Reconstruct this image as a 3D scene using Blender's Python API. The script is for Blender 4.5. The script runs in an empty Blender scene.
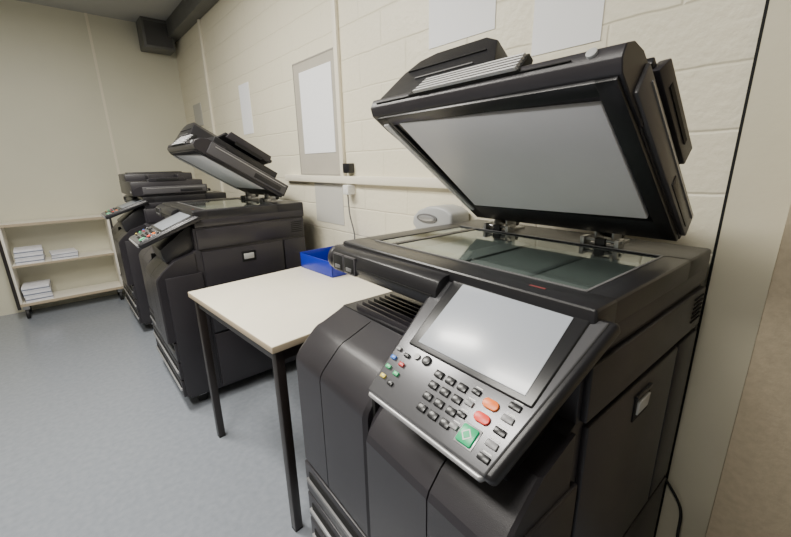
import bpy, bmesh, math, random
from mathutils import Vector, Matrix
random.seed(3)
SC=bpy.context.scene; COL=bpy.context.collection
# ---------------------------------------------------------------- materials
def mat(name,col,rough=.5,metal=0.,bump=0.,bscale=400.,var=0.,vscale=6.,spec=.5,coat=0.,dist=.002):
    m=bpy.data.materials.new(name); m.use_nodes=True; nt=m.node_tree; p=nt.nodes['Principled BSDF']
    p.inputs['Base Color'].default_value=(*col,1); p.inputs['Roughness'].default_value=rough
    p.inputs['Metallic'].default_value=metal; p.inputs['Specular IOR Level'].default_value=spec
    if coat: p.inputs['Coat Weight'].default_value=coat; p.inputs['Coat Roughness'].default_value=.15
    tc=nt.nodes.new('ShaderNodeTexCoord')
    if var:
        n=nt.nodes.new('ShaderNodeTexNoise'); n.inputs['Scale'].default_value=vscale; n.inputs['Detail'].default_value=6
        nt.links.new(tc.outputs['Object'],n.inputs['Vector'])
        r=nt.nodes.new('ShaderNodeValToRGB'); r.color_ramp.elements[0].position=.3; r.color_ramp.elements[1].position=.7
        r.color_ramp.elements[0].color=(*[c*(1-var) for c in col],1); r.color_ramp.elements[1].color=(*[min(1,c*(1+var)) for c in col],1)
        nt.links.new(n.outputs['Fac'],r.inputs['Fac']); nt.links.new(r.outputs['Color'],p.inputs['Base Color'])
    if bump:
        n=nt.nodes.new('ShaderNodeTexNoise'); n.inputs['Scale'].default_value=bscale; n.inputs['Detail'].default_value=3
        nt.links.new(tc.outputs['Object'],n.inputs['Vector'])
        b=nt.nodes.new('ShaderNodeBump'); b.inputs['Strength'].default_value=bump; b.inputs['Distance'].default_value=dist
        nt.links.new(n.outputs['Fac'],b.inputs['Height']); nt.links.new(b.outputs['Normal'],p.inputs['Normal'])
    return m
BLK=mat('charcoal_plastic',(.026,.0235,.0285),.37,bump=.15,bscale=900,var=.12,vscale=4,spec=.5)
BLK2=mat('soft_black_plastic',(.014,.0135,.016),.34,bump=.1,bscale=900,spec=.5)
BEZEL=mat('screen_bezel_plastic',(.016,.016,.018),.28,spec=.5)
DGREY=mat('metallic_grey_key_panel',(.125,.125,.135),.26,metal=.4,spec=.7)
MGREY=mat('mid_grey_plastic',(.15,.15,.155),.4)
LGREY=mat('side_cover_grey',(.075,.072,.078),.36)
SILVER=mat('silver_plastic',(.45,.45,.46),.32,metal=.5)
SLAT=mat('pale_silver_slats',(.66,.66,.67),.35)
STEEL=mat('hinge_steel',(.5,.5,.5),.3,metal=1.)
VOID=mat('recess_black',(.003,.003,.003),.8)
PAD=mat('platen_pad_white',(.90,.90,.94),.38,var=.04,vscale=4,bump=.1,bscale=60)
WHITEP=mat('white_label',(.8,.8,.78),.5)
TAG=mat('latch_grey_white',(.50,.50,.49),.45)
KEY=mat('key_black',(.012,.012,.014),.28)
KEYG=mat('key_grey',(.24,.24,.25),.35)
ORANGE=mat('key_orange',(.98,.20,.02),.35)
RED=mat('key_red',(.90,.05,.03),.35)
GREEN=mat('key_green',(.01,.50,.20),.3)
LEDB=mat('key_blue',(.05,.20,.7),.3); LEDG=mat('key_lamp_green',(.05,.50,.2),.3); LEDY=mat('key_yellow',(.75,.6,.1),.3); LEDR=mat('key_lamp_red',(.6,.05,.05),.3)
LABR=mat('label_faint_red',(.22,.05,.05),.5)
SCREEN=mat('lcd_screen',(.40,.43,.49),.30,var=.02,vscale=3,coat=.3,spec=.8)
SCREEND=mat('lcd_screen_dim',(.24,.26,.29),.35,spec=.5)
INNER=mat('scanner_interior',(.12,.135,.13),.6)
INNER2=mat('scanner_carriage',(.16,.175,.17),.5)
INNER3=mat('scanner_dark_bar',(.07,.08,.08),.5)
TABLETOP=mat('cream_laminate',(.90,.84,.69),.32,var=.02,vscale=8)
TEDGE=mat('beige_table_edge',(.50,.41,.29),.5)
TLEG=mat('dark_brown_steel',(.024,.019,.018),.35)
BLUE=mat('blue_plastic',(.008,.022,.36),.32)
PAPER=mat('white_paper',(.88,.89,.92),.7)
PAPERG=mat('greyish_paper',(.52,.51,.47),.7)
BOARDF=mat('taupe_board',(.44,.41,.35),.6,var=.05)
BOARDE=mat('board_edge',(.34,.32,.28),.5)
TRUNK=mat('cream_trunking',(.82,.77,.64),.45)
WHITEPL=mat('white_plastic',(.78,.78,.76),.4)
PGREY=mat('pale_grey_plastic',(.42,.43,.44),.35)
DUCT=mat('grey_duct',(.13,.13,.125),.5,var=.1)
SHELFM=mat('cream_shelf_laminate',(.90,.86,.76),.5,var=.03)
RUBBER=mat('black_rubber',(.012,.012,.012),.6)
REAM=mat('ream_white',(.86,.86,.92),.6,var=.06,vscale=30)
REAMB=mat('ream_band',(.22,.25,.33),.6)
def glassmat():
    m=bpy.data.materials.new('platen_glass'); m.use_nodes=True; nt=m.node_tree; nt.nodes.clear()
    o=nt.nodes.new('ShaderNodeOutputMaterial'); mx=nt.nodes.new('ShaderNodeMixShader'); lw=nt.nodes.new('ShaderNodeLayerWeight'); lw.inputs['Blend'].default_value=.5
    pw=nt.nodes.new('ShaderNodeMath'); pw.operation='POWER'; pw.inputs[1].default_value=4.
    t=nt.nodes.new('ShaderNodeBsdfTransparent'); t.inputs['Color'].default_value=(.82,.88,.86,1)
    g=nt.nodes.new('ShaderNodeBsdfGlossy'); g.inputs['Roughness'].default_value=.06; g.inputs['Color'].default_value=(.94,1,.98,1)
    a=nt.nodes.new('ShaderNodeMath'); a.operation='MULTIPLY_ADD'; a.inputs[1].default_value=.75; a.inputs[2].default_value=.15; a.use_clamp=True
    nt.links.new(lw.outputs['Facing'],pw.inputs[0]); nt.links.new(pw.outputs[0],a.inputs[0]); nt.links.new(a.outputs[0],mx.inputs[0]); nt.links.new(t.outputs[0],mx.inputs[1]); nt.links.new(g.outputs[0],mx.inputs[2]); nt.links.new(mx.outputs[0],o.inputs[0])
    return m
GLASS=glassmat()
def blockwall():
    m=bpy.data.materials.new('painted_block_wall'); m.use_nodes=True; nt=m.node_tree; p=nt.nodes['Principled BSDF']; p.inputs['Roughness'].default_value=.42
    tc=nt.nodes.new('ShaderNodeTexCoord'); sp=nt.nodes.new('ShaderNodeSeparateXYZ'); cb=nt.nodes.new('ShaderNodeCombineXYZ')
    wn=nt.nodes.new('ShaderNodeTexNoise'); wn.inputs['Scale'].default_value=9; wn.inputs['Detail'].default_value=3; nt.links.new(tc.outputs['Object'],wn.inputs['Vector'])
    wm=nt.nodes.new('ShaderNodeMath'); wm.operation='MULTIPLY_ADD'; wm.inputs[1].default_value=.010; wm.inputs[2].default_value=-.005; nt.links.new(wn.outputs['Fac'],wm.inputs[0])
    zz=nt.nodes.new('ShaderNodeMath'); zz.operation='ADD'; nt.links.new(sp.outputs['Z'],zz.inputs[0]); nt.links.new(wm.outputs[0],zz.inputs[1])
    yy=nt.nodes.new('ShaderNodeMath'); yy.operation='ADD'; nt.links.new(sp.outputs['Y'],yy.inputs[0]); nt.links.new(wm.outputs[0],yy.inputs[1])
    nt.links.new(tc.outputs['Object'],sp.inputs[0]); nt.links.new(yy.outputs[0],cb.inputs['X']); nt.links.new(zz.outputs[0],cb.inputs['Y'])
    br=nt.nodes.new('ShaderNodeTexBrick'); br.inputs['Scale'].default_value=1; br.inputs['Brick Width'].default_value=.32; br.inputs['Row Height'].default_value=.145
    br.inputs['Mortar Size'].default_value=.006; br.inputs['Mortar Smooth'].default_value=1.
    nt.links.new(cb.outputs[0],br.inputs['Vector'])
    br.inputs['Color1'].default_value=(.80,.75,.59,1); br.inputs['Color2'].default_value=(.815,.765,.605,1); br.inputs['Mortar'].default_value=(.77,.72,.565,1)
    nt.links.new(br.outputs['Color'],p.inputs['Base Color'])
    n=nt.nodes.new('ShaderNodeTexNoise'); n.inputs['Scale'].default_value=45; n.inputs['Detail'].default_value=6; nt.links.new(tc.outputs['Object'],n.inputs['Vector'])
    mm=nt.nodes.new('ShaderNodeMath'); mm.operation='MULTIPLY'; mm.inputs[1].default_value=-.9; nt.links.new(br.outputs['Fac'],mm.inputs[0])
    ma=nt.nodes.new('ShaderNodeMath'); ma.operation='MULTIPLY_ADD'; ma.inputs[1].default_value=1.0; nt.links.new(n.outputs['Fac'],ma.inputs[0]); nt.links.new(mm.outputs[0],ma.inputs[2])
    b=nt.nodes.new('ShaderNodeBump'); b.inputs['Strength'].default_value=.5; b.inputs['Distance'].default_value=.005; nt.links.new(ma.outputs[0],b.inputs['Height']); nt.links.new(b.outputs['Normal'],p.inputs['Normal'])
    return m
BLOCK=blockwall()
ENDW=mat('painted_end_wall',(.69,.67,.54),.5,var=.03,vscale=2,bump=.3,bscale=80)
DIMW=mat('fill_reducing_wall',(.30,.285,.25),.6,var=.05,vscale=2)  # unseen left and front walls, colour darkened to cut bounced fill light
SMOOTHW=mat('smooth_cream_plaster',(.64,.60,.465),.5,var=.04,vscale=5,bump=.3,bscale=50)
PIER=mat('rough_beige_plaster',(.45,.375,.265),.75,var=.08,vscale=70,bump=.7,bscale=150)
CEIL=mat('ceiling_dimmed',(.42,.42,.41),.7)  # white ceiling greyed in its base colour for the light falloff
FLOORM=mat('blue_grey_linoleum',(.275,.30,.345),.28,var=.08,vscale=40,bump=.03,bscale=160,spec=.6)
def floormat():
    nt=FLOORM.node_tree; p=nt.nodes['Principled BSDF']
    tc=nt.nodes.new('ShaderNodeTexCoord'); n=nt.nodes.new('ShaderNodeTexNoise'); n.inputs['Scale'].default_value=2; n.inputs['Detail'].default_value=4; nt.links.new(tc.outputs['Object'],n.inputs['Vector'])
    r=nt.nodes.new('ShaderNodeMapRange'); r.inputs['To Min'].default_value=.17; r.inputs['To Max'].default_value=.30; nt.links.new(n.outputs['Fac'],r.inputs['Value']); nt.links.new(r.outputs[0],p.inputs['Roughness'])
floormat()
LAMP=bpy.data.materials.new('lamp_diffuser'); LAMP.use_nodes=True
LAMP.node_tree.nodes['Principled BSDF'].inputs['Base Color'].default_value=(1,1,1,1)
LAMP.node_tree.nodes['Principled BSDF'].inputs['Emission Color'].default_value=(1,.97,.9,1)
LAMP.node_tree.nodes['Principled BSDF'].inputs['Emission Strength'].default_value=6
# ---------------------------------------------------------------- builder
class B:
    def __init__(s,M=None): s.bm=bmesh.new(); s.mats=[]; s.M=M
    def raw(s,verts,faces,m,bev=0,seg=2,smooth=True):
        t=bmesh.new(); vs=[t.verts.new(v) for v in verts]
        for f in faces: t.faces.new([vs[i] for i in f])
        bmesh.ops.recalc_face_normals(t,faces=t.faces)
        if bev>0:
            ed=[e for e in t.edges if len(e.link_faces)==2 and e.calc_face_angle()>.45]
            if ed: bmesh.ops.bevel(t,geom=ed,offset=bev,segments=seg,affect='EDGES',profile=.5,clamp_overlap=True)
        if s.M:
            for v in t.verts: v.co=s.M@v.co
        bmesh.ops.recalc_face_normals(t,faces=t.faces)
        if m not in s.mats: s.mats.append(m)
        k=s.mats.index(m); mp={}
        for v in t.verts: mp[v]=s.bm.verts.new(v.co)
        for f in t.faces:
            try: g=s.bm.faces.new([mp[v] for v in f.verts])
            except ValueError: continue
            g.material_index=k; g.smooth=smooth
        t.free(); return s
    def hexa(s,p,m,bev=0,seg=2):
        return s.raw(p,[(3,2,1,0),(4,5,6,7),(0,1,5,4),(1,2,6,5),(2,3,7,6),(3,0,4,7)],m,bev,seg)
    def box(s,x0,x1,y0,y1,z0,z1,m,bev=0,seg=2):
        return s.hexa([(x0,y0,z0),(x1,y0,z0),(x1,y1,z0),(x0,y1,z0),(x0,y0,z1),(x1,y0,z1),(x1,y1,z1),(x0,y1,z1)],m,bev,seg)
    def pane(s,x0,x1,y0,y1,z,m): return s.raw([(x0,y0,z),(x1,y0,z),(x1,y1,z),(x0,y1,z)],[(0,1,2,3)],m)
    def prism(s,prof,ax,lo,hi,m,bev=0,seg=2):
        def P(a,b,c): return {'y':(a,c,b),'x':(c,a,b),'z':(a,b,c)}[ax]
        n=len(prof); v=[P(a,b,lo) for a,b in prof]+[P(a,b,hi) for a,b in prof]
        f=[tuple(range(n))[::-1],tuple(range(n,2*n))]+[(i,(i+1)%n,n+(i+1)%n,n+i) for i in range(n)]
        return s.raw(v,f,m,bev,seg)
    def loft(s,profs,m,bev=0,seg=2):
        n=len(profs[0]); v=[p for q in profs for p in q]; f=[tuple(range(n))[::-1],tuple(range((len(profs)-1)*n,len(profs)*n))]
        for k in range(len(profs)-1):
            f+=[(k*n+i,k*n+(i+1)%n,(k+1)*n+(i+1)%n,(k+1)*n+i) for i in range(n)]
        return s.raw(v,f,m,bev,seg)
    def cyl(s,p0,p1,r,m,n=20,bev=0,r1=None):
        p0=Vector(p0);p1=Vector(p1);d=(p1-p0).normalized(); a=d.orthogonal().normalized(); b=d.cross(a); r1=r if r1 is None else r1
        v=[tuple(p0+(a*math.cos(2*math.pi*i/n)+b*math.sin(2*math.pi*i/n))*r) for i in range(n)]+[tuple(p1+(a*math.cos(2*math.pi*i/n)+b*math.sin(2*math.pi*i/n))*r1) for i in range(n)]
        f=[tuple(range(n))[::-1],tuple(range(n,2*n))]+[(i,(i+1)%n,n+(i+1)%n,n+i) for i in range(n)]
        return s.raw(v,f,m,bev,2)
    def tube(s,pts,r,m,n=8):
        pts=[Vector(p) for p in pts]; out=[]
        for i in range(len(pts)-1):
            p0=pts[max(i-1,0)];p1=pts[i];p2=pts[i+1];p3=pts[min(i+2,len(pts)-1)]
            for k in range(8):
                t=k/8; out.append(.5*((2*p1)+(-p0+p2)*t+(2*p0-5*p1+4*p2-p3)*t*t+(-p0+3*p1-3*p2+p3)*t**3))
        out.append(pts[-1]); v=[];f=[]
        for i,q in enumerate(out):
            d=(out[min(i+1,len(out)-1)]-out[max(i-1,0)]).normalized(); ref=Vector((.3,.2,.93)); a=d.cross(ref).normalized(); b=d.cross(a)
            v+=[tuple(q+(a*math.cos(2*math.pi*j/n)+b*math.sin(2*math.pi*j/n))*r) for j in range(n)]
        for i in range(len(out)-1):
            f+=[(i*n+j,i*n+(j+1)%n,(i+1)*n+(j+1)%n,(i+1)*n+j) for j in range(n)]
        f+=[tuple(range(n))[::-1],tuple(range((len(out)-1)*n,len(out)*n))]
        return s.raw(v,f,m)
    def emit(s,name,parent=None,label=None,cat=None,kind=None,group=None,loc=None,rot=0,sharp=30):
        me=bpy.data.meshes.new(name); s.bm.to_mesh(me); s.bm.free()
        for m in s.mats: me.materials.append(m)
        me.set_sharp_from_angle(angle=math.radians(sharp))
        o=bpy.data.objects.new(name,me); COL.objects.link(o)
        if parent: o.parent=parent
        if label: o['label']=label
        if cat: o['category']=cat
        if kind: o['kind']=kind
        if group: o['group']=group
        if loc: o.location=loc
        if rot: o.rotation_euler=(0,0,rot)
        return o
def empty(name,label,cat,loc,rot=0,group=None):
    o=bpy.data.objects.new(name,None); COL.objects.link(o); o.location=loc; o.rotation_euler=(0,0,rot); o['label']=label; o['category']=cat; o.empty_display_size=.1
    if group: o['group']=group
    return o
# ---------------------------------------------------------------- room
W,L,H=1.2,4.7,2.58; X0,Y0=-2.6,-1.6
def struct(name,b): return b.emit(name,kind='structure')
struct('floor',B().box(X0-.1,W+.1,Y0-.1,L+.1,-.1,0,FLOORM))
struct('ceiling',B().box(X0-.1,W+.1,Y0-.1,L+.1,H,H+.1,CEIL))
struct('wall_right',B().box(W,W+.1,Y0,L,0,H,BLOCK))
struct('wall_back',B().box(X0,W,L,L+.1,0,H,ENDW))
struct('wall_left',B().box(X0-.1,X0,Y0,L,0,H,DIMW))
struct('wall_front',B().box(X0,W,Y0-.1,Y0,0,H,DIMW))
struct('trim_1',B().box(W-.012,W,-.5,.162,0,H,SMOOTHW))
struct('trim_2',B().box(W-.0125,W,.162,.168,0,H,VOID))
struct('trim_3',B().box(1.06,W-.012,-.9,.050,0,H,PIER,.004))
struct('trim_4',B().box(.505,.525,L-.006,L,0,H,TRUNK).box(-.75,-.735,L-.006,L,0,H,TRUNK))
struct('trim_5',B().box(1.10,W,.9,L,2.44,H,DUCT,.004))
B().box(.89,1.15,L-.22,L,2.33,H,DUCT,.006).box(.91,1.13,L-.226,L-.22,2.35,H-.03,mat('duct_face',(.075,.075,.075),.6)).emit('ceiling_duct_box',label='dark grey metal duct box under the ceiling in the corner',cat='duct')
# ---------------------------------------------------------------- wall fittings
def onwall(y0,y1,z0,z1,m,name,label,cat,th=.003):
    return B().box(W-th,W+.004,y0,y1,z0,z1,m).emit(name,label=label,cat=cat)
onwall(2.94,3.13,1.48,1.83,PAPER,'paper_notice','blank white paper notice taped on the cream block wall','paper')
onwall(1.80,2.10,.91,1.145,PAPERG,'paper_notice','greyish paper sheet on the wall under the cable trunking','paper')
onwall(.845,1.145,1.67,2.05,PAPER,'paper_notice','blank white paper sheet high on the block wall','paper')
onwall(.50,.705,1.56,1.95,PAPER,'paper_notice','blank white paper sheet on wall above the raised lid','paper')
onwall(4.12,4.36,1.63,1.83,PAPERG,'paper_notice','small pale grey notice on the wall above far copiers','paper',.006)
nb=empty('notice_board','taupe framed notice board holding one blank white sheet','notice board',(W,2.02,1.19))
f=B(); f.box(-.010,0,-.22,.22,0,.62,BOARDF); f.box(-.012,0,-.223,.223,-.003,.004,BOARDE).box(-.012,0,-.223,.223,.616,.623,BOARDE).box(-.012,0,-.223,-.217,0,.62,BOARDE).box(-.012,0,.217,.223,0,.62,BOARDE)
f.emit('board_frame',nb)
B().box(-.013,-.010,-.19,.15,.12,.565,PAPER).emit('paper_sheet',nb)
B().box(W-.028,W,.9,2.44,1.145,1.185,TRUNK,.004).emit('cable_trunking',label='horizontal cream cable trunking running along the block wall',cat='cable trunking')
B().box(W-.02,W,1.755,1.79,1.185,2.44,TRUNK,.003).emit('cable_conduit',label='vertical cream cable conduit rising from the wall socket',cat='conduit')
B().box(W-.02,W,3.80,3.83,.0,2.44,TRUNK,.003).emit('cable_conduit',label='vertical cream cable conduit on the wall beside copiers',cat='conduit')
ws=empty('wall_socket','small dark wall socket with white plug and hanging cable','socket',(W,1.71,1.2))
B().box(-.035,0,-.03,.03,0,.05,BLK2,.004).emit('socket_box',ws)
B().box(-.05,0,-.03,.02,-.11,-.06,WHITEPL,.006).emit('plug',ws)
B().tube([(-.03,0,-.11),(-.03,-.01,-.22),(-.02,-.03,-.34),(-.02,.02,-.44)],.004,MGREY).emit('cable',ws)
# ---------------------------------------------------------------- copier
def copier(label,loc,rot,lid_deg,tilt_deg,tk=1.,hinge_u=.44,screen=None,group='office copiers along the wall'):
    E=empty('photocopier',label,'photocopier',loc,rot,group)
    b=B()
    b.prism([(-.145,.07),(.585,.07),(.585,.85),(-.01,.85),(-.09,.80),(-.145,.73)],'y',.006,.698,BLK,.004)
    b.box(-.01,.585,.006,.32,.845,.957,BLK,.004); b.box(.42,.585,.315,.698,.845,.957,BLK,.004)
    b.box(.40,.425,.32,.70,.85,.955,VOID)
    b.emit('body',E)
    for (x,y) in ((-.08,.07),(-.08,.63),(.52,.07),(.52,.63)):
        B().cyl((x,y-.013,.026),(x,y+.013,.026),.026,RUBBER,16,.003).box(x-.02,x+.02,y-.02,y+.02,.045,.072,STEEL).emit('caster',E)
    # front covers: angular shell with one broad flat sloping shoulder
    def arc(u0,v,zt=.735):
        p=[(u0+.004,.405),(u0,.412),(u0,zt-.004),(u0+.003,zt+.010),(u0+.012,zt+.024),(u0+.060,zt+.072),(u0+.072,zt+.080),(u0+.09,zt+.085),(-.006,zt+.116),(-.006,.405)]
        return [(a,v,c) for a,c in p]
    b=B(); b.loft([arc(-.160,.704,.730),arc(-.172,.694),arc(-.176,.688),arc(-.176,.553)],BLK)
    b.loft([arc(-.176,.5495),arc(-.176,.366),arc(-.168,.356)],BLK)
    b.emit('front_cover',E,sharp=22)
    B().box(-.155,-.03,.3465,.3565,.405,.80,VOID).emit('cover_gap',E)
    def nb_(v,u): return [(a,v,c) for a,c in [(u,.405),(u,.722),(u+.005,.736),(u+.030,.765),(u+.090,.812),(-.02,.84),(-.02,.405)]]
    b=B(); b.loft([nb_(.347,-.166),nb_(.316,-.200),nb_(.1425,-.202)],BLK); b.loft([nb_(.1395,-.202),nb_(.006,-.202),nb_(.0,-.196)],BLK)
    b.emit('front_cover',E,sharp=18)
    for (za,zb) in ((.290,.396),(.190,.282),(.09,.182)):
        d=B(); d.box(-.176,-.14,.004,.350,za,zb,BLK,.004); d.box(-.176,-.14,.354,.700,za,zb,BLK,.004)
        d.box(-.178,-.165,.03,.67,zb-.056,zb-.022,VOID)
        dr=d.emit('paper_drawer',E)
        B().box(-.184,-.166,.02,.68,zb-.060,zb-.046,SILVER if zb<.39 else MGREY,.003).emit('drawer_handle',dr)
    # output tray
    t=B(); t.hexa([(-.012,.325,.846),(.41,.325,.846),(.41,.70,.846),(-.012,.70,.846),(-.012,.325,.862),(.41,.325,.862),(.41,.70,.850),(-.012,.70,.850)],BLK2,.002)
    for i in range(7):
        x=-.004+i*.020; t.box(x,x+.006,.36,.640,.848,.870,BLK,.0015)
    t.emit('output_tray',E)
    # near side panels
    s=B(); s.box(.0,.58,-.005,.008,.850,.948,BLK,.003); s.box(.014,.44,-.005,.008,.40,.836,BLK,.004); s.box(.450,.582,-.005,.008,.40,.836,BLK,.004)
    s.box(-.165,.002,-.005,.008,.09,.735,BLK,.004); s.box(.014,.582,-.005,.008,.09,.388,BLK,.004)
    for i in range(6): s.box(.50,.565,-.007,.002,.875+i*.011,.879+i*.011,VOID)
    sp=s.emit('side_panel',E)
    l=B(); l.box(.205,.280,-.008,.0,.752,.808,VOID,.002); l.box(.205,.280,-.011,-.005,.803,.811,BLK2,.001); l.emit('door_latch',E)
    B().hexa([(.215,-.011,.766),(.268,-.011,.766),(.268,-.004,.766),(.215,-.004,.766),(.215,-.013,.796),(.268,-.013,.796),(.268,-.004,.796),(.215,-.004,.796)],TAG,.001).emit('latch_tag',E,label='pale latch tag')
    # scanner unit
    s=B(); s.box(0,.59,0,.704,.957,1.0,BLK,.006)
    s.box(0,.075,0,.704,.99,1.039,BLK2,.007,3); s.box(.42,.59,0,.704,.99,1.039,BLK2,.007,3); s.box(.06,.44,0,.055,.99,1.039,BLK2,.007,3); s.box(.06,.44,.635,.704,.99,1.039,BLK2,.007,3)
    s.box(.06,.43,.565,.585,1.0,1.0385,BLK2,.002); s.box(.05,.45,.04,.65,.998,1.014,INNER)
    s.box(.068,.074,.05,.640,1.0385,1.0405,MGREY); s.box(.421,.427,.05,.640,1.0385,1.0405,MGREY); s.box(.068,.427,.048,.053,1.0385,1.0400,MGREY)
    s.box(.08,.415,.37,.43,1.014,1.020,INNER2,.003); s.box(.08,.415,.20,.215,1.014,1.016,INNER3,.001)
    prof=[(.004,1.030),(-.016,1.028),(-.030,1.020),(-.038,1.004),(-.039,.984),(-.033,.966),(-.018,.956),(.004,.953)]
    s.prism(prof,'y',.29,.705,BLK2,.002)
    s.cyl((-.006,.700,.992),(-.006,.722,.992),.035,BLK,24,.003)
    s.box(-.041,-.036,.30,.57,.990,.992,VOID)
    for y in (.585,.640): s.box(-.0408,-.034,y-.004,y+.049,.967,1.016,LGREY,.002)
    sc=s.emit('scanner_unit',E,sharp=25)
    for y in (.585,.640):
        B().box(-.0416,-.030,y,y+.045,.972,1.012,VOID,.001).box(-.0435,-.036,y+.010,y+.036,.976,.986,MGREY,.001).emit('recessed_switch',sc)
    B().pane(.075,.42,.055,.562,1.0365,GLASS).pane(.075,.42,.588,.632,1.0365,GLASS).emit('platen_glass',sc)
    B().box(.030,.035,.10,.13,1.039,1.0396,LABR).emit('warning_label',sc,label='small faint red warning label')
    # control panel
    a=math.radians(tilt_deg)
    M=Matrix(((-math.cos(a),0,-math.sin(a),-.005),(0,1,0,0),(-math.sin(a),0,math.cos(a),1.012),(0,0,0,1)))
    p=B(M)
    tl,trr,br_,bl=(-.012,.326),(-.026,-.026),(.258,.014),(.260,.286)
    def quad(pts,n0,n1,m,bev,seg=3): p.hexa([(x,y,n0) for x,y in pts]+[(x,y,n1) for x,y in pts],m,bev,seg)
    quad([tl,trr,br_,bl],-.028,-.003,BLK2,.008,4)
    quad([(-.006,.314),(-.018,-.014),(.256,.024),(.257,.281)],-.010,0.,DGREY,.003)
    quad([(.256,.026),(.264,.031),(.265,.276),(.257,.280)],-.018,-.004,SILVER,.003)
    quad([(-.016,.008),(-.014,.281),(.149,.270),(.149,.016)],-.008,.003,BEZEL,.003)
    p.M=None
    k=.04*math.cos(a)
    p.prism([(0,.845),(0,.965),(-.03,.965),(-.12-k,.845+k*.6),(-.150,.825),(-.14,.795),(-.05,.81)],'y',.035,.28,BLK2,.006)
    cp=p.emit('control_panel',E)
    B(M).box(-.006,.138,.032,.251,.003,.0045,screen or SCREEN,.001).emit('touch_screen',cp,label='large blank pale grey touch screen')
    def key(v,s_,w,h,m,name='key',n=.0045,lab=None,bev=.0012):
        B(M).box(s_-h/2,s_+h/2,v-w/2,v+w/2,-.001,n,m,bev).emit(name,cp,label=lab)
    for r in range(4):
        for c in range(3):
            key(.172-c*.0250-r*.0035, .171+r*.0197,.0165,.012,KEY,'number_key')
    for i,(v,s_,m) in enumerate([(.280,.166,KEYG),(.277,.185,LEDB),(.273,.204,LEDG),(.269,.223,LEDY),(.254,.170,KEY),(.251,.189,LEDR),(.248,.208,LEDG),(.245,.227,KEY)]):
        key(v,s_,.012,.0075,m,'function_key')
    B(M).cyl((.161,.211,-.001),(.161,.211,.004),.009,KEY,18,.001).emit('function_key',cp)
    B(M).cyl((.163,.234,-.001),(.163,.234,.003),.006,KEY,16).emit('function_key',cp)
    def pill(s0,v0,m,nm,lb):
        B(M).prism([(s0+(.0075)*math.sin(t*math.pi/10),v0+(.0055 if math.cos(t*math.pi/10)>0 else -.0055)+.0075*math.cos(t*math.pi/10)) for t in range(20)],'z',-.001,.005,m,.001).emit(nm,cp,label=lb)
    pill(.172,.068,ORANGE,'reset_key','rounded orange key'); pill(.195,.068,RED,'stop_key','rounded red key')
    g=B(M).box(.210,.242,.056,.088,-.001,.0015,SILVER,.003)
    g.box(.2125,.2395,.0585,.0855,.0,.006,GREEN,.003)
    g.prism([(.217,.072),(.226,.081),(.235,.072),(.226,.063)],'z',.0055,.0064,WHITEP); g.prism([(.2195,.072),(.226,.0785),(.2325,.072),(.226,.0655)],'z',.006,.0068,GREEN)
    g.emit('start_key',cp,label='square green key with white diamond')
    for i in range(4): key(.098,.166+i*.020,.015,.0085,KEYG if i%2 else KEY,'function_key')
    for i in range(5): key(.036,.158+i*.0200,.018,.0095,KEYG if i in (1,3) else KEY,'function_key')
    for r in range(4):
        B(M).box(.166+r*.020-.0085,.166+r*.020-.0068,.092,.104,0,.0006,WHITEP).emit('printed_mark',cp)
    for r in range(5): B(M).box(.158+r*.0200-.0090,.158+r*.0200-.0072,.029,.043,0,.0006,WHITEP).emit('printed_mark',cp)
    # lid with document feeder
    closed=lid_deg<5
    th=math.radians(lid_deg); c,s_=math.cos(th),math.sin(th); hz=1.052 if closed else 1.085
    ML=Matrix(((c,0,s_*tk,hinge_u-.48*c),(0,1,0,0),(-s_,0,c*tk,hz+.48*s_),(0,0,0,1)))
    l=B(ML)
    l.box(.02,.50,.032,.590,.0,.060,BLK,.004,2)
    l.prism([(.05,-.004),(.002,-.004),(-.014,.008),(-.017,.028),(.0,.048),(.03,.061),(.12,.066),(.12,.0)],'y',.028,.604,BLK,.0015,1)
    if not closed: l.box(-.0185,-.012,.10,.58,.0155,.0175,VOID)
    l.box(.006,.034,.036,.586,-.010,.002,BLK2,.002); l.box(.410,.49,.036,.586,-.010,.002,BLK2,.002); l.box(.006,.49,.034,.066,-.010,.002,BLK2,.002); l.box(.006,.49,.548,.586,-.010,.002,BLK2,.002)
    l.box(.025,.43,.558,.576,-.0125 if closed else -.0155,-.009,SLAT,.001)
    l.cyl((.0,.072,.022),(-.020,.072,.022),.008,PGREY,16,.001)
    l.hexa([(.06,.60,.01),(.48,.60,.01),(.48,.61,.01),(.06,.61,.01),(.06,.60,.055),(.48,.60,.055),(.48,.606,.055),(.06,.606,.055)],BLK2,.002)
    if closed:
        # closed lid is one solid block with the feeder hump over its far half
        l.box(-.018,.47,.030,.604,-.006,.098,BLK,.008,2); l.box(-.016,.46,.262,.604,.06,.150,BLK,.010,2)
    lid=l.emit('scanner_lid',E)
    B(ML).hexa([(.048,.066,-.012),(.395,.072,-.012),(.405,.540,-.012),(.028,.522,-.012),(.048,.066,0),(.395,.072,0),(.405,.540,0),(.028,.522,0)],PAD,.003).emit('platen_pad',lid,label='pale grey-white platen backing pad')
    B(ML).box(.05,.49,.022,.033,.004,.058,LGREY,.004).box(.075,.48,.020,.024,.044,.047,SILVER).box(.30,.46,.020,.024,.012,.034,BLK2,.002).emit('lid_side_cover',lid)
    f=B(ML)
    f.prism([(.604,.03),(.612,.050),(.560,.115),(.520,.143),(.470,.153),(.330,.152),(.295,.135),(.270,.062),(.270,.03)],'x',.0,.43,BLK2,.004,2)
    f.prism([(.585,.092),(.535,.142),(.475,.162),(.37,.160),(.37,.14),(.56,.08)],'x',.02,.41,BLK,.003)
    f.box(-.003,.004,.33,.50,.085,.088,MGREY).box(-.003,.004,.31,.54,.112,.114,VOID)
    f.emit('document_feeder',lid)
    g=B(ML)
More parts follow.
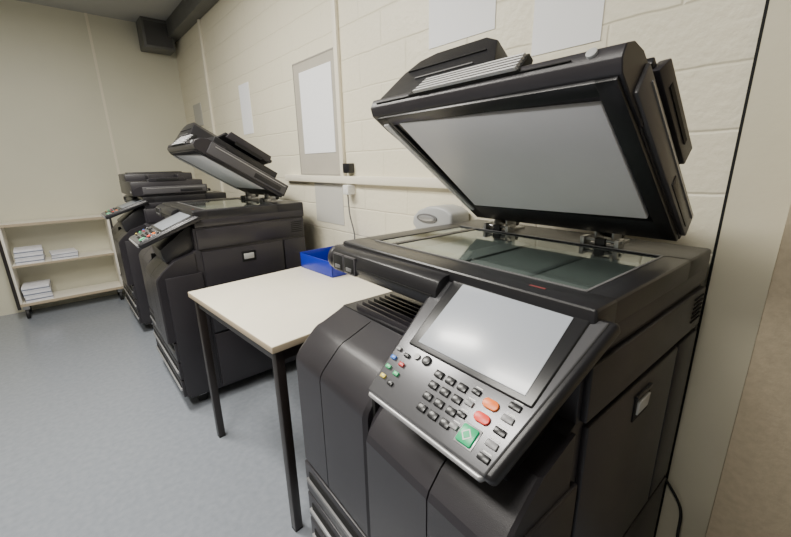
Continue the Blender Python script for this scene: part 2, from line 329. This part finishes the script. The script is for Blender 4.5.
    g.hexa([(-.022,.185,.016),(.01,.185,.016),(.01,.460,.016),(-.022,.460,.016),(.004,.205,.080),(.02,.205,.080),(.02,.475,.080),(.004,.475,.080)],VOID,.001)
    for i in range(5):
        t0=i/5; z=.017+t0*.062; x=-.0285+t0*.026
        g.hexa([(x,.190+t0*.02,z),(x+.012,.190+t0*.02,z),(x+.012,.440+t0*.014,z),(x,.440+t0*.014,z),(x+.0026,.190+t0*.02,z+.0065),(x+.014,.190+t0*.02,z+.0065),(x+.014,.440+t0*.014,z+.0065),(x+.0026,.440+t0*.014,z+.0065)],SLAT)
    if not closed: g.emit('feeder_grille',lid,label='ribbed silver-grey grille strip')
    g=B(ML)
    up_=0. if lid_deg>34 or closed else .02
    g.hexa([(.09,.04,.096+up_),(.36,.04,.096+up_),(.36,.30,.084),(.09,.30,.084),(.09,.04,.110+up_),(.36,.04,.110+up_),(.36,.30,.099),(.09,.30,.099)],BLK2,.003)
    g.hexa([(.10,.030,.090+up_),(.35,.030,.090+up_),(.35,.05,.090+up_),(.10,.05,.090+up_),(.11,.024,.122+up_),(.34,.024,.122+up_),(.34,.042,.120+up_),(.11,.042,.120+up_)],BLK,.003)
    g.box(.12,.135,.16,.26,.095,.140,BLK,.003); g.box(.325,.34,.16,.26,.095,.140,BLK,.003)
    g.box(.06,.42,.05,.27,.055,.092,BLK2,.004)
    g.box(.15,.30,.026,.030,.100,.114,VOID)
    g.emit('document_tray',lid)
    for y in (.19,.50):
        z1=1.06 if closed else 1.075
        h=B(); h.box(.44,.54,y-.030,y+.030,1.036,1.045,STEEL,.002); h.box(.45,.50,y-.024,y-.018,1.045,hz+.015,STEEL,.002).box(.45,.50,y+.018,y+.024,1.045,hz+.015,STEEL,.002)
        h.cyl((.475,y-.034,z1),(.475,y+.034,z1),.007,STEEL,16,.001)
        h.cyl((.51,y-.022,1.06),(.51,y+.022,1.06),.012,BLK2,16,.001)
        h.box(.425,.46,y-.046,y-.036,1.038,1.060,STEEL,.001).box(.425,.46,y+.036,y+.046,1.038,1.060,STEEL,.001).cyl((.44,y-.05,1.052),(.44,y+.05,1.052),.004,STEEL,12)
        h.box(.43,.445,y-.012,y+.012,1.038,1.058,BLK2,.002)
        h.emit('lid_hinge',E,label='steel lid hinge')
    return E
c1=copier('large charcoal office photocopier with lid raised above its glass',(.551,.191,0),-.047,35.4,35.5)
c2=copier('charcoal office photocopier with raised feeder lid beyond the table',(.480,2.03,0),-.01,31.5,23,1.12,.475,SCREEND)
c3=copier('charcoal office photocopier with closed lid in the row end',(.48,3.34,0),0,0,20,1.0,.44,SCREEND)
B().tube([(1.165,.17,.36),(1.172,.12,.28),(1.155,.11,.2),(1.12,.10,.12),(1.13,.12,.03),(1.17,.3,.012)],.004,RUBBER).emit('power_cable',label='black power cable hanging behind the copier',cat='cable')
# ---------------------------------------------------------------- table
T=empty('work_table','cream laminate table with thin dark steel legs','table',(.393,1.009,0),.061)
B().box(0,.77,0,.748,.708,.7285,TEDGE,.001).box(.0012,.7688,.0012,.7468,.7275,.7305,TABLETOP,.001).emit('table_top',T)
B().box(.02,.75,.02,.04,.665,.708,TLEG).box(.02,.75,.708,.728,.665,.708,TLEG).box(.02,.04,.02,.728,.665,.708,TLEG).box(.73,.75,.02,.728,.665,.708,TLEG).emit('apron',T)
for x in (.015,.725):
    for y in (.015,.703):
        B().box(x,x+.03,y,y+.03,.008,.708,TLEG,.003).box(x+.001,x+.029,y+.001,y+.029,0,.012,RUBBER).emit('leg',T)
t=B(); z=.7305
t.box(0,.24,0,.29,z,z+.004,BLUE,.001); t.box(0,.24,0,.005,z,z+.08,BLUE,.001); t.box(0,.24,.285,.29,z,z+.08,BLUE,.001); t.box(.235,.24,0,.29,z,z+.08,BLUE,.001); t.box(0,.006,0,.29,z,z+.075,BLUE,.001)
t.emit('desk_tray',label='blue plastic desk tray on the cream table',cat='tray',loc=(.905,1.485,0),rot=.03)
D=empty('office_machine','pale grey rounded desktop office machine standing on the table','office machine',(1.13,1.10,.7305))
B().box(-.05,.05,-.02,.06,0,.02,PGREY,.006).box(-.03,.04,-.01,.05,.02,.25,PGREY,.012).emit('stand',D)
b=B(); prof=[(-.185,.25),(.0,.25),(.026,.275),(.020,.305),(-.01,.332),(-.06,.350),(-.11,.354),(-.15,.348),(-.185,.330)]
b.prism(prof,'x',-.05,.06,PGREY,.010,3); b.emit('machine_head',D)
B().prism([(-.06+.055*math.cos(i*math.pi/10),.305+.018*math.sin(i*math.pi/10)) for i in range(20)],'x',-.054,-.049,MGREY,.001).prism([(-.06+.042*math.cos(i*math.pi/10),.305+.011*math.sin(i*math.pi/10)) for i in range(20)],'x',-.056,-.053,SILVER,.001).emit('badge',D)
# ---------------------------------------------------------------- shelf trolley
S=empty('shelf_trolley','low cream shelf trolley on casters against the end wall','shelf',(-.40,4.404,0))
def q(b,x0,x1,z0,z1,m=SHELFM,y0=0,y1=.27,bev=.003): b.box(x0,x1,y0,y1,z0,z1,m,bev); return b
q(B(),0,.735,.80,.822).box(.0,.735,-.004,.002,.80,.822,TEDGE).emit('shelf_board',S)
q(B(),0.02,.715,.46,.478).box(.02,.715,-.003,.001,.46,.478,TEDGE).emit('shelf_board',S)
q(B(),0.0,.735,.12,.142).box(.0,.735,-.004,.002,.12,.142,TEDGE).emit('shelf_board',S)
q(B(),.717,.735,.142,.80).emit('side_board',S); q(B(),0,.018,.142,.80).emit('side_board',S)
B().box(-.022,0,-.01,.012,.10,.93,TLEG,.002).emit('post',S); B().box(.735,.752,-.01,.008,.10,.86,TLEG,.002).emit('post',S)
for x in (.03,.70):
    for y in (.04,.23): B().cyl((x-.012,y,.045),(x+.012,y,.045),.045,RUBBER,18,.004).box(x-.02,x+.02,y-.02,y+.02,.085,.121,STEEL).emit('caster',S)
def ream(x,y,z,rot,g,h=.045):
    o=B().box(-.09,.09,-.11,.11,0,h,REAM,.003).box(-.091,.091,-.111,.111,h*.4,h*.62,REAMB).emit('paper_ream',label='white paper ream stacked on the trolley shelf',cat='paper',group=g,loc=(x,y,z),rot=rot)
for i in range(3): ream(-.262,4.53,.4785+i*.0405,.03*(i-1),'paper reams on the trolley shelves',.04)
ream(-.03,4.53,.4785,-.05,'paper reams on the trolley shelves',.035); ream(-.04,4.53,.5140,.08,'paper reams on the trolley shelves',.022)
for i in range(3): ream(-.275,4.53,.1425+i*.0455,.04*(1-i),'paper reams on the trolley shelves',.045)
# ---------------------------------------------------------------- lights
def lamp(x,y,sx=.28,sy=1.2,pw=45):
    e=empty('ceiling_light','flat fluorescent ceiling light fixture with white diffuser','ceiling light',(x,y,H))
    B().box(-sx/2-.02,sx/2+.02,-sy/2-.02,sy/2+.02,-.05,0,WHITEPL,.004).emit('light_housing',e)
    B().box(-sx/2,sx/2,-sy/2,sy/2,-.056,-.049,LAMP).emit('light_diffuser',e)
    ld=bpy.data.lights.new('lamp','AREA'); ld.shape='RECTANGLE'; ld.size=sx; ld.size_y=sy; ld.energy=pw; ld.color=(1,.96,.87)
    lo=bpy.data.objects.new('lamp_light',ld); COL.objects.link(lo); lo.location=(x,y,H-.07)
lamp(-.70,.6,pw=54); lamp(-.10,2.1,pw=70)
w=bpy.data.worlds.new('w'); SC.world=w; w.use_nodes=True; w.node_tree.nodes['Background'].inputs[0].default_value=(.9,.92,1,1); w.node_tree.nodes['Background'].inputs[1].default_value=.3
# ---------------------------------------------------------------- camera
pch,yaw,rl=.272,.719,-.020
fw=Vector((math.sin(yaw)*math.cos(pch),math.cos(yaw)*math.cos(pch),-math.sin(pch))); rt=Vector((math.cos(yaw),-math.sin(yaw),0)); up=rt.cross(fw)
r2=rt*math.cos(rl)+up*math.sin(rl); u2=-rt*math.sin(rl)+up*math.cos(rl)
cd=bpy.data.cameras.new('camera'); cd.sensor_width=36; cd.lens=380/791*36; cd.clip_start=.02
co=bpy.data.objects.new('camera',cd); COL.objects.link(co)
co.matrix_world=Matrix(((r2.x,u2.x,-fw.x,0),(r2.y,u2.y,-fw.y,0),(r2.z,u2.z,-fw.z,1.249),(0,0,0,1)))
SC.camera=co
